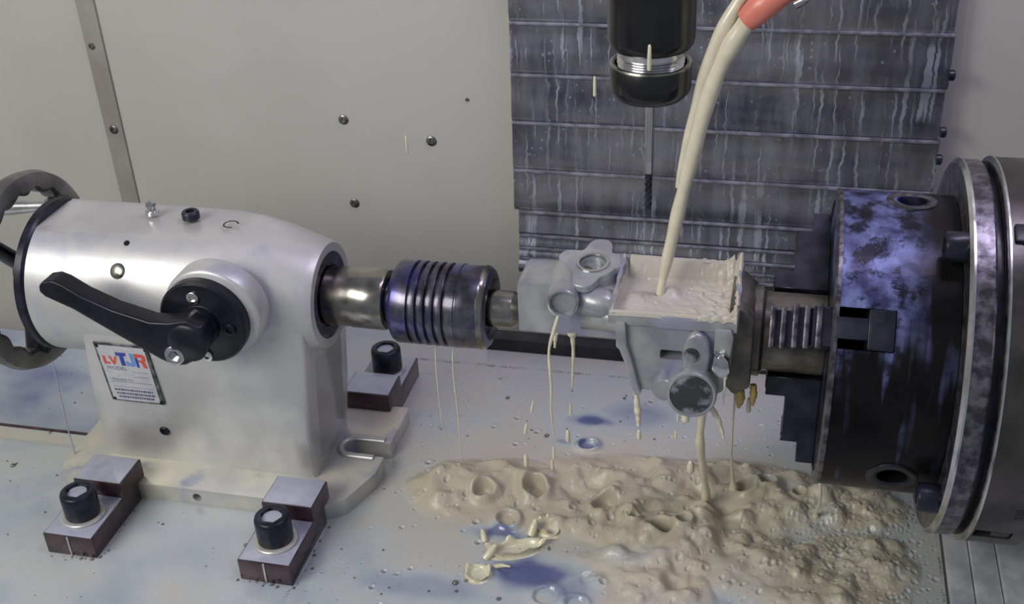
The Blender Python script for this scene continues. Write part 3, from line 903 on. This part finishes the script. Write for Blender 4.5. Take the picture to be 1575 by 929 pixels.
# ------------------------------------------------------------------ coolant nozzle
nz = thing('coolant_nozzle', (247, -10, 350), 'coral rubber coolant hose end above the stream', 'nozzle')
npath = smooth_path([(245.5, -10, 350.2, 6.2), (250, -10, 355, 7.4), (256, -10, 361, 8.0), (266, -9, 367.5, 6.4), (281, -8, 376, 5.0)], 26)
sl = lathe([(0, 1)], (0, 0, 0), (0, 0, 1), 4)
obj('rubber_sleeve', tube(npath[:, :3], npath[:, 3], 28), M_NOZZLE, nz)
obj('feed_pipe', tube(smooth_path([(266, -9.2, 367.2), (281, -8, 376), (300, -6, 392), (312, -4, 420), (316, 0, 470)], 30), 4.6, 20), M_PIPE, nz)
obj('pipe_clip', tube(smooth_path([(271, -14, 361.5), (275, -15, 364.5), (280, -14, 370)], 8), 2.6, 12), M_CHROME, nz)

# ------------------------------------------------------------------ coolant streams, drips, drops
def stream(name, pts, label, group=None, mat=M_COOLANT, n=14, m=60, wob=0.0, cat='coolant stream'):
    s = smooth_path(pts, m)
    if wob:
        k = np.arange(m)
        s[:, 3] *= 1 + wob * np.sin(k * .42 + len(pts)) + wob * np.sin(k * .19 + 1)
    o = obj(name, tube(s[:, :3], np.maximum(s[:, 3], .12), n), mat, smooth=60)
    return tag(o, label, cat, group)
stream('coolant_stream', [(246.5, -10, 350.6, 5.0), (239, -10, 338, 5.2), (231.5, -10, 320, 4.9), (224.5, -10, 294, 4.5), (218, -10, 262, 4.3), (213, -10.5, 236, 4.2), (208.5, -11, 210, 3.6), (205, -12, 190, 2.8), (203.5, -13, 178, 2.6)],
       'thick cream coolant stream arching from the coral hose into the casting tray', mat=M_COOLANT, wob=.06, m=90, n=20)
stream('coolant_stream', [(255, -4, 380, 3.2), (247.5, -4, 369, 3.6), (240, -5.5, 358, 3.8), (231, -7, 339, 3.8), (224, -8, 315, 3.8), (219, -9, 290, 3.4), (215, -9.5, 268, 2.8), (212, -10, 250, 1.6)],
       'second paler coolant strand falling behind the thick stream, from above the hose', mat=M_COOLANT, wob=.05, m=80, n=16)
DG = 'coolant drips falling off the parts'
def drip(pts, label, mat=M_COOLANT, wob=.10, m=70):
    return stream('coolant_drip', pts, label, DG, mat, 10, m, wob, 'drip')
drip([(142.5, -31, 167.5, .8), (140, -33, 158, 1.3), (136.5, -33, 143, 1.0), (136.5, -32, 128, 1.1), (136.5, -30, 110, .9), (135.5, -28, 92, .8), (136, -24, 68, .4)], 'wavy coolant drip pouring out of the round spout of the casting')
drip([(137, -15.5, 145, 2.4), (137, -15.8, 141, 1.4), (136.6, -16, 134, .7)], 'short drip at the casting corner behind the spout drip')
drip([(148, -15, 146.2, 3.2), (148.4, -15.4, 141, 1.8), (148.6, -15.5, 130, 1.0), (147.8, -15, 112, .9), (147, -14, 102, .5)], 'coolant drip hanging under the neck of the casting, between spout and box')
drip([(52, -6, 122.4, .4), (51, -6, 100, .45), (50, -2, 60, .35), (50, 6, 20, .3), (50, 8, 6, .3)], 'hair-thin drip under the ribs of the live centre, nearer the tailstock')
drip([(64.5, -6, 122.4, .5), (63, -6, 100, .5), (62, 0, 60, .5), (60, 6, 20, .45), (60, 8, 6, .4)], 'thin drip under the smooth band of the live centre')
drip([(193.5, -44, 129, 1.6), (194, -45, 119, 1.9), (195, -45, 108, 2.0), (195.4, -45, 100, 1.2)], 'stubby cream drip off the left lower corner of the casting box')
drip([(236.5, -44, 120.5, 2.8), (234.6, -42, 110, 2.6), (233.6, -36, 94, 2.7), (233.5, -28, 74, 2.8), (235.5, -14, 44, 2.6), (237, -4, 22, 2.8), (237.5, 0, 8, 3.2)], 'thick rope of coolant falling from under the round boss to the foam')
drip([(237, -43, 122, 1.6), (241, -43, 116, 2.0), (244.5, -43, 109, 1.7), (247.5, -43, 100, 1.2), (248.5, -43, 95, .6)], 'curved strand breaking sideways from the rope under the round boss')
drip([(241, -42, 128, 1.8), (240.2, -43, 122, 1.6), (239, -43.5, 116, 1.2)], 'short strand beside the round boss joining its rope')
drip([(252.5, -19, 123, 1.6), (253, -18, 108, .8), (252.8, -14, 86, .8), (252.8, -6, 60, .7), (253.6, 6, 34, .9), (255, 14, 14, 2.2), (255.5, 16, 6, 3.4)], 'thin drip under the end block of the casting, next to the lower jaw')
drip([(309.5, -30, 62.5, .9), (311.5, -26, 48, 1.2), (312.6, -16, 30, 1.0), (312, -6, 14, 1.3), (312, 0, 4, 2.0)], 'cream drip falling from the underside of the chuck shell')
drip([(-227, -36, 97, .45), (-227.5, -37, 75, .5), (-228.6, -38, 44, .5), (-229, -38, 15.3, .5)], 'pale thin drip falling from the rear ring of the tailstock beside the handwheel', M_FILM)
drip([(247.5, -50.5, 148, 1.4), (247.5, -51, 142, .7), (247.4, -51, 131, .5), (247.4, -51, 126, .2)], 'fine drip hanging from the bright lug of the casting')
drip([(254, -28, 129, 3.4), (255.6, -29, 122, 3.6), (256.4, -29, 115, 3.0), (256, -29, 110, 1.2)], 'fat amber drop hanging from the end block of the casting', M_AMBER, .05)
drip([(264, -26, 126, 2.0), (264.5, -27, 119, 2.4), (264.5, -27, 111, .8)], 'small amber drop on the journal side of the end block', M_AMBER, .05)
def drop(x, y, z, r, h, label, tilt=0.0):
    pr = [(0, .01), (r * .15, r * .55), (r * .5, r * .88), (r, r), (h * .6, r * .92), (h - r * .8, r * .7), (h - r * .2, r * .4), (h, .01)]
    o = obj('coolant_drop', lathe(pr, (x, y, z), (tilt, 0, 1), 14), M_COOLANT)
    return tag(o, label, 'drop', 'coolant drops in the air')
drop(123.5, -34, 93, .9, 10, 'falling coolant drop left of the spout drip, upper one of two', .15)
drop(118.6, -34, 75, 1.2, 9, 'falling coolant drop left of the spout drip, lower one of two', .15)
drop(136, -26, 50, 1.1, 11, 'drop detached below the end of the spout drip')
drop(146, -26, 66, 1.7, 10, 'drop below the drip under the casting neck')
drop(147, -20, 84, .9, 9, 'slim drop just under the neck drip')
drop(115, -20, 36, 1.8, 11, 'fat drop about to hit the foam below the live centre point')
drop(133, -18, 34, 1.3, 9, 'slim drop about to hit the foam below the spout drip')
drop(195.6, -44, 88, 1.5, 8, 'drop detached below the stubby corner drip of the casting box')
drop(224.5, -44, 105, 2.6, 12, 'plump drop hanging beneath the dark face of the round boss')
drop(219, -34, 98, .9, 6, 'tiny drop below the small boss, higher one')
drop(218, -34, 84, .9, 7, 'tiny drop below the small boss, lower one')
drop(226, 0, 30, 2.8, 11, 'drop just above the foam left of the thick rope')
drop(262, -20, 100, 1.6, 12, 'drop falling right of the end block drip')
drop(196, -28, 327, 1.2, 15, 'blurred drop in front of the silver thread of the tool holder')
drop(166, -28, 311, 1.0, 12, 'small drop beside the collet nut')
drop(-28, 200, 167, 1.1, 16, 'pale drop in front of the back wall near its screws')

# ------------------------------------------------------------------ coolant lying on the table
BUMPS = [(105, 2, 55, 24), (185, 10, 70, 34), (265, 14, 60, 34), (330, 14, 40, 24), (235, -40, 60, 34), (295, -62, 60, 30), (160, -24, 44, 24), (60, -12, 34, 28), (340, -40, 30, 30), (200, -80, 50, 26)]
CLEAR = [(143, 88, 17, 8, 1.0), (179, 100, 28, 18, .55), (132, -86, 34, 18, 1.0), (100, -52, 22, 8, .9), (160, -96, 26, 16, .7), (70, -110, 50, 12, .5), (145, 56, 10, 6, 1.0), (190, -62, 30, 10, .35), (126, 58, 8, 5, .6), (284, 30, 24, 8, .35)]
CRATERS = [(82, -18, 6.5, 7), (117, -7, 8.5, 9), (169, -16, 8.5, 10), (210, -36, 7.5, 8), (239, -14, 5, 5), (263, 17, 6, 6), (145, 54, 6, 5), (145, -104, 7.5, 2.5), (165, -108, 6, 3), (191, -30, 4, 4), (104, -38, 7, 6), (225, -30, 5, 5), (300, 20, 4, 4), (278, 24, 5, 5), (185, -26, 3.5, 3)]
def coolant_field(X, Y):
    W = np.zeros_like(X)
    for cx, cy, rx, ry in BUMPS:
        W = np.maximum(W, np.exp(-(((X - cx) / rx) ** 2 + ((Y - cy) / ry) ** 2) ** 1.6 * .9))
    edge = fbm(X, Y, 38, 4, 3)
    W = np.clip((W - .16) * 1.5 + (edge - .5) * 1.1 * (W > .02) * np.minimum(1, W * 3), 0, 1)
    T = .56 + .30 * (fbm(X, Y, 90, 4, 5) - .5) + .30 * (fbm(X * .8, Y, 36, 3, 8) - .5)
    # the sheet behind and right of the foam is chalky, the far left of the table clearer
    chalk = np.exp(-(((X - 150) / 190) ** 2 + ((Y - 110) / 80) ** 2))
    film = np.exp(-(((X - 170) / 200) ** 2 + ((Y + 12) / 72) ** 2) ** 2) * (.35 + fbm(X, Y, 44, 4, 81))
    T = T + .22 * film + .10 * chalk + .22 * np.minimum(1, W * 2) + .30 * W * (fbm(X, Y, 20, 4, 61) - .15)
    T = T - .20 * np.clip((-X - 215) / 30, 0, 1) * np.clip((Y + 4) / 8, 0, 1)
    groove = np.clip((-X - 206) / 6, 0, 1) * (np.abs(Y + 7) < 7.2)
    T = T + .22 * groove
    C = np.zeros_like(X)
    wx, wy = X + 16 * (fbm(X, Y, 24, 3, 21) - .5), Y + 12 * (fbm(X, Y, 24, 3, 22) - .5)
    for cx, cy, rx, ry, s in CLEAR:
        C = np.maximum(C, s * np.clip(1.5 * np.exp(-(((wx - cx) / rx) ** 2 + ((wy - cy) / ry) ** 2)) - .25, 0, 1))
    T = T * (1 - .85 * C)
    W = W * (1 - .9 * C)
    qx, qy = X + 22 * (fbm(X, Y, 26, 3, 71) - .5), Y + 18 * (fbm(X, Y, 26, 3, 72) - .5)
    b1 = np.clip((fbm(qx, qy, 30, 2, 31) - .30) * 2.0, 0, 1.2)
    b2 = np.clip((fbm(qx, qy, 14, 1, 37) - .25) * 1.6, 0, 1.2)
    b3 = fbm(qx, qy, 7, 1, 43) - .5
    H = 1.2 + .35 * (fbm(X, Y, 60, 2, 41) - .5) + W * (.8 + 7.5 * b1 + 4.6 * b2 + 1.2 * b3) - .8 * groove
    return H, np.clip(T, 0, 1), W, C
def height_object(name, X, Y, H, T, mat, keep=None):
    ny, nx = X.shape
    V = np.stack([X, Y, H], -1).reshape(-1, 3)
    idx = np.arange(nx * ny).reshape(ny, nx)
    Q = np.stack([idx[:-1, :-1], idx[:-1, 1:], idx[1:, 1:], idx[1:, :-1]], -1).reshape(-1, 4)
    if keep is not None:
        k = keep.reshape(-1)
        Q = Q[k[Q].all(1)]
        used = np.unique(Q)
        re = -np.ones(len(V), int)
        re[used] = np.arange(len(used))
        V, T, Q = V[used], T.reshape(-1)[used], re[Q]
    org = np.array([V[:, 0].mean(), V[:, 1].mean(), 0.0])
    me = bpy.data.meshes.new(name)
    n, q = len(V), len(Q)
    me.vertices.add(n)
    me.vertices.foreach_set('co', ((V - org) * MM).astype(np.float32).ravel())
    me.loops.add(q * 4)
    me.loops.foreach_set('vertex_index', Q.astype(np.int32).ravel())
    me.polygons.add(q)
    me.polygons.foreach_set('loop_start', np.arange(0, q * 4, 4, dtype=np.int32))
    me.update(calc_edges=True)
    at = me.attributes.new('tint', 'FLOAT', 'POINT')
    at.data.foreach_set('value', T.astype(np.float32).ravel())
    me.materials.append(mat)
    me.shade_smooth()
    o = bpy.data.objects.new(name, me)
    COL.objects.link(o)
    o.location = Vector(org) * MM
    return o

FX0, FX1, FY0, FY1 = -22, 392.5, -175, 150
# fine sheet with the foam
st = .75
X, Y = np.meshgrid(np.arange(FX0, FX1 + .1, st), np.arange(FY0, FY1 + .1, st))
H, T, W, C = coolant_field(X, Y)
# round lobes heaped in the foam
lobes = 0
while lobes < 190:
    cx, cy = rng.uniform(40, 370), rng.uniform(-105, 60)
    j, i = int((cx - FX0) / st), int((cy - FY0) / st)
    if W[i, j] < .45:
        lobes += .05
        continue
    r = rng.uniform(3, 9)
    k = int(r * 1.6 / st) + 1
    s = (slice(max(0, i - k), i + k + 1), slice(max(0, j - k), j + k + 1))
    d = ((X[s] - cx) ** 2 + ((Y[s] - cy) * 1.15) ** 2) / (r * r)
    H[s] = H[s] + .38 * r * np.exp(-d ** 1.7 * 1.6) * rng.choice((1, 1, 1, -.6))
    lobes += 1
for cx, cy, r, dp in CRATERS:
    wob = 1 + .06 * np.sin(2 * np.arctan2(Y - cy, X - cx) + cx)
    d = np.hypot(X - cx, Y - cy) / (r * wob)
    lvl = H[int((cy - FY0) / st), int((cx - FX0) / st)]
    rim = 3.6 * np.exp(-((d - 1.25) / .42) ** 2) * min(1, dp / 6)
    t = np.clip((1.08 - d) / .30, 0, 1)
    t = t * t * (3 - 2 * t)
    H = np.where(d < 2.4, (H + rim) * (1 - t) + t * (lvl - dp), H)
    T = np.where(d < 1.0, np.clip(T + .1, 0, 1), T)
H = np.maximum(H, .35)
# bubble pits, their inner shade painted in as a darker tint
cnt = 0
while cnt < 4200:
    band = rng.random() < .45
    if band:
        cx, cy = rng.normal(335, 30), rng.normal(-25, 34)
    else:
        cx, cy = rng.uniform(FX0 + 4, FX1 - 4), rng.uniform(FY0 + 4, FY1 - 4)
    cnt += 1
    if not (FX0 + 4 < cx < FX1 - 4 and FY0 + 4 < cy < FY1 - 4):
        continue
    j, i = int((cx - FX0) / st), int((cy - FY0) / st)
    if C[i, j] > .3 or (W[i, j] < .2 and not band and rng.random() < .6):
        continue
    r = .7 + rng.exponential(.45)
    r = min(r, 2.6)
    k = int(2 * r / st) + 1
    s = (slice(max(0, i - k), i + k + 1), slice(max(0, j - k), j + k + 1))
    d = np.hypot(X[s] - cx, Y[s] - cy) / r
    H[s] += (.22 * r * np.exp(-((d - 1.1) / .3) ** 2) - .7 * r * np.clip(1 - d * d, 0, 1)) * (.5 if band else 1)
    T[s] = T[s] - .25 * np.clip(1 - d, 0, 1)
inset = np.minimum(np.minimum(X - FX0, FX1 - X), np.minimum(Y - FY0, FY1 - Y))
# stay clear of the tailstock base and the clamps
foam = height_object('coolant_foam', X, Y, H, np.clip(T, 0, 1), M_POOL, keep=~((X < 5) & (Y > -65) & (Y < 128)) & ~((X < -18) & (Y > -128) & (Y < -60)))
tag(foam, 'lumpy beige coolant foam heaped on the table below the casting and chuck', 'foam', kind='stuff')
# the coarser sheet over the rest of the table
X, Y = np.meshgrid(np.arange(-640, FX1 + 2, 2.5), np.arange(-268, 190.1, 2.5))
H, T, W, C = coolant_field(X, Y)
inside = (X > FX0 + 3) & (X < FX1 - 3) & (Y > FY0 + 3) & (Y < FY1 - 3)
H = np.where(inside, .1, np.clip(H, .4, 3))
base_zone = (X > -222) & (X < -34) & (np.abs(Y) < 44)
keep = ~(inside & (X > FX0 + 9) & (X < FX1 - 9) & (Y > FY0 + 9) & (Y < FY1 - 9) & ~((X < 8) & (Y > -68) & (Y < 131))) & ~base_zone & ~((X < -214) & (Y > 136.5))
H = np.where((X > FX0) & (X < 12) & (Y > -70) & (Y < 135), 1.0, H)
pool = height_object('coolant_pool', X, Y, H, T, M_POOL, keep=keep)
tag(pool, 'thin sheet of milky grey-green coolant lying over the table', 'coolant', kind='stuff')

# froth inside the tray of the casting
X, Y = np.meshgrid(np.arange(176.5, 252.6, .7), np.arange(-45.4, 11.4, .7))
back = np.clip((Y + 45) / 57, 0, 1)
lip = np.minimum(np.minimum(X - 176.5, 252.6 - X), Y + 45.4)
H = 177.6 + 1.4 * fbm(X, Y, 14, 3, 51) + 4.2 * np.exp(-(((X - 192) / 11) ** 2 + ((Y + 24) / 9) ** 2)) * (.5 + fbm(X, Y, 8, 3, 53)) + 4.0 * np.exp(-(((X - 210) / 6) ** 2 + ((Y + 13) / 6) ** 2)) - 3.0 * np.exp(-(((X - 203.5) / 3.6) ** 2 + ((Y + 13) / 3.6) ** 2))
H += np.clip((X - 212) / 30, 0, 1) * 4.0 * np.abs(fbm(X + Y, Y - X * .6, 7, 3, 57) - .5) * 2
H += 13.4 * np.clip((Y - 3.0) / 6.0, 0, 1) ** .8 * np.where(lip < 5.5, .62, 1) + 6.5 * np.clip((X - 243) / 7, 0, 1) * back
edge = np.clip(1 - (lip - 1.5) / 4.0, 0, 1)
H += 5.4 * edge * edge * (3 - 2 * edge)
H -= 3.4 * np.clip(1 - lip / 1.6, 0, 1) ** 2
for _ in range(60):
    cx, cy, r = rng.uniform(180, 250), rng.uniform(-42, 9), rng.uniform(.6, 1.5)
    d = np.hypot(X - cx, Y - cy) / r
    H -= .7 * r * np.clip(1 - d * d, 0, 1)
tr = height_object('tray_froth', X, Y, H, .70 + .22 * fbm(X, Y, 16, 4, 59) + .10 * np.clip((X - 225) / 20, 0, 1), M_POOL)
tag(tr, 'cream froth swirling in the open tray of the casting where the stream lands', 'froth', kind='stuff')

# splash crowns
def crown(cx, cy, z, r, h, n, seed, label, sx=1.0, rot=0.0):
    rr = np.random.default_rng(seed)
    A = np.linspace(0, 2 * np.pi, 96, endpoint=False)
    tips = np.zeros(96)
    for k in range(n):
        a = rr.uniform(0, 2 * np.pi)
        d = (A - a + np.pi) % (2 * np.pi) - np.pi
        tips = np.maximum(tips, rr.uniform(.2, .8) * np.exp(-(d / rr.uniform(.14, .30)) ** 2))
    R = []
    c, s = math.cos(rot), math.sin(rot)
    for rad, ht, tip in ((1.5, 0, 0), (1.15, .25, 0), (1.05, .6, .1), (1.16, .9, .55), (1.22, 1.0, 1.0), (1.10, 1.0, .95), (.95, .75, .4), (.88, .35, .05), (.6, .1, 0), (.01, .08, 0)):
        q = rad * r * (1 + .30 * tip * tips)
        x, y = q * np.cos(A) * sx, q * np.sin(A)
        R.append(np.stack([cx + x * c - y * s, cy + x * s + y * c, z + h * ht * (.55 + .1 * np.sin(3 * A)) + h * tip * tips], 1))
    o = obj('coolant_splash', loft(R), M_SPLASH, smooth=70)
    return tag(o, label, 'splash', 'splash crowns in the foam')
crown(97, -93, 1.0, 6.5, 4.5, 10, 3, 'small round yellow splash crown at the near edge of the clear blue patch')
crown(117, -66, 1.0, 6.0, 6, 12, 5, 'long ragged yellow splash crown behind the small round one', 2.5, .45)
crown(134, -44, 2.0, 5.0, 6, 8, 8, 'pointed splash crown further back, at the foot of the foam heap', 1.5, -.5)
def finger(pts, label):
    return stream('splash_finger', pts, label, 'splash fingers', M_SPLASH, 10, 24, .1, 'splash')
finger([(98, -78, 1, 2.8), (101, -75, 4, 2.5), (103, -72, 6.5, 2.4), (104, -71, 8, 1.9), (104.3, -70.7, 8.8, .8)], 'upright finger of coolant between the two yellow crowns')
finger([(94, -62, 1, 2.2), (93, -60, 3, 1.9), (91.5, -57, 5, 1.8), (91, -56, 6, 1.5), (90.8, -55.6, 6.8, .6)], 'leaning finger of coolant left of the long crown')
finger([(124, -52, 3, 3.2), (125, -49, 7, 2.5), (126, -47, 10, 2.4), (126.4, -46, 12, 2.0), (126.6, -45.6, 13, .8)], 'tall finger of coolant rising behind the long crown')
finger([(106, -84, 1, 1.6), (112, -86, 5, 1.3), (118, -88, 7, .7)], 'thin finger bent over the clear blue patch')

# small bubbles riding on the sheet, too many and too small to count
BV, BF, nb = [], [], 0
def bubble(x, y, z, r):
    global nb
    n = 8
    A = np.linspace(0, 2 * np.pi, n, endpoint=False)
    for rad, ht in ((1, 0), (.86, .5), (.5, .86)):
        BV.extend([(x + r * rad * math.cos(a), y + r * rad * math.sin(a), z + r * ht) for a in A])
    BV.append((x, y, z + r))
    for ring in range(2):
        for j in range(n):
            k = (j + 1) % n
            BF.append((nb + ring * n + j, nb + ring * n + k, nb + ring * n + n + k, nb + ring * n + n + j))
    for j in range(n):
        BF.append((nb + 2 * n + j, nb + 2 * n + (j + 1) % n, nb + 3 * n))
    nb += 3 * n + 1
for _ in range(260):
    x, y = rng.uniform(-400, 390), rng.uniform(-170, 130)
    if -236 < x < 6 and abs(y) < 66:
        continue
    bubble(x, y, .9, .5 + rng.exponential(.4))
for cx in (-182, -38.5):
    for _ in range(12):
        bubble(cx + rng.uniform(-21, 21), -126.5 - abs(rng.normal(0, 1.6)), 1.0, rng.uniform(.5, 1.5))
    for _ in range(8):
        bubble(cx + 20 + abs(rng.normal(0, 1.5)), rng.uniform(-125, -64), 1.0, rng.uniform(.5, 1.3))
M_BUBBLE = simple('bubble_skin', (0.24, 0.24, 0.23), (0.36, 0.36, 0.33), rough=0.05, scale=500, coat=1.0)
M_BUBBLE.node_tree.nodes['Principled BSDF'].inputs['Transmission Weight'].default_value = 0.75
M_BUBBLE.node_tree.nodes['Principled BSDF'].inputs['IOR'].default_value = 1.2
bb = obj('coolant_bubbles', (np.array(BV), BF), M_BUBBLE, smooth=80)
tag(bb, 'scattered tiny bubbles riding on the coolant sheet', 'bubbles', kind='stuff')
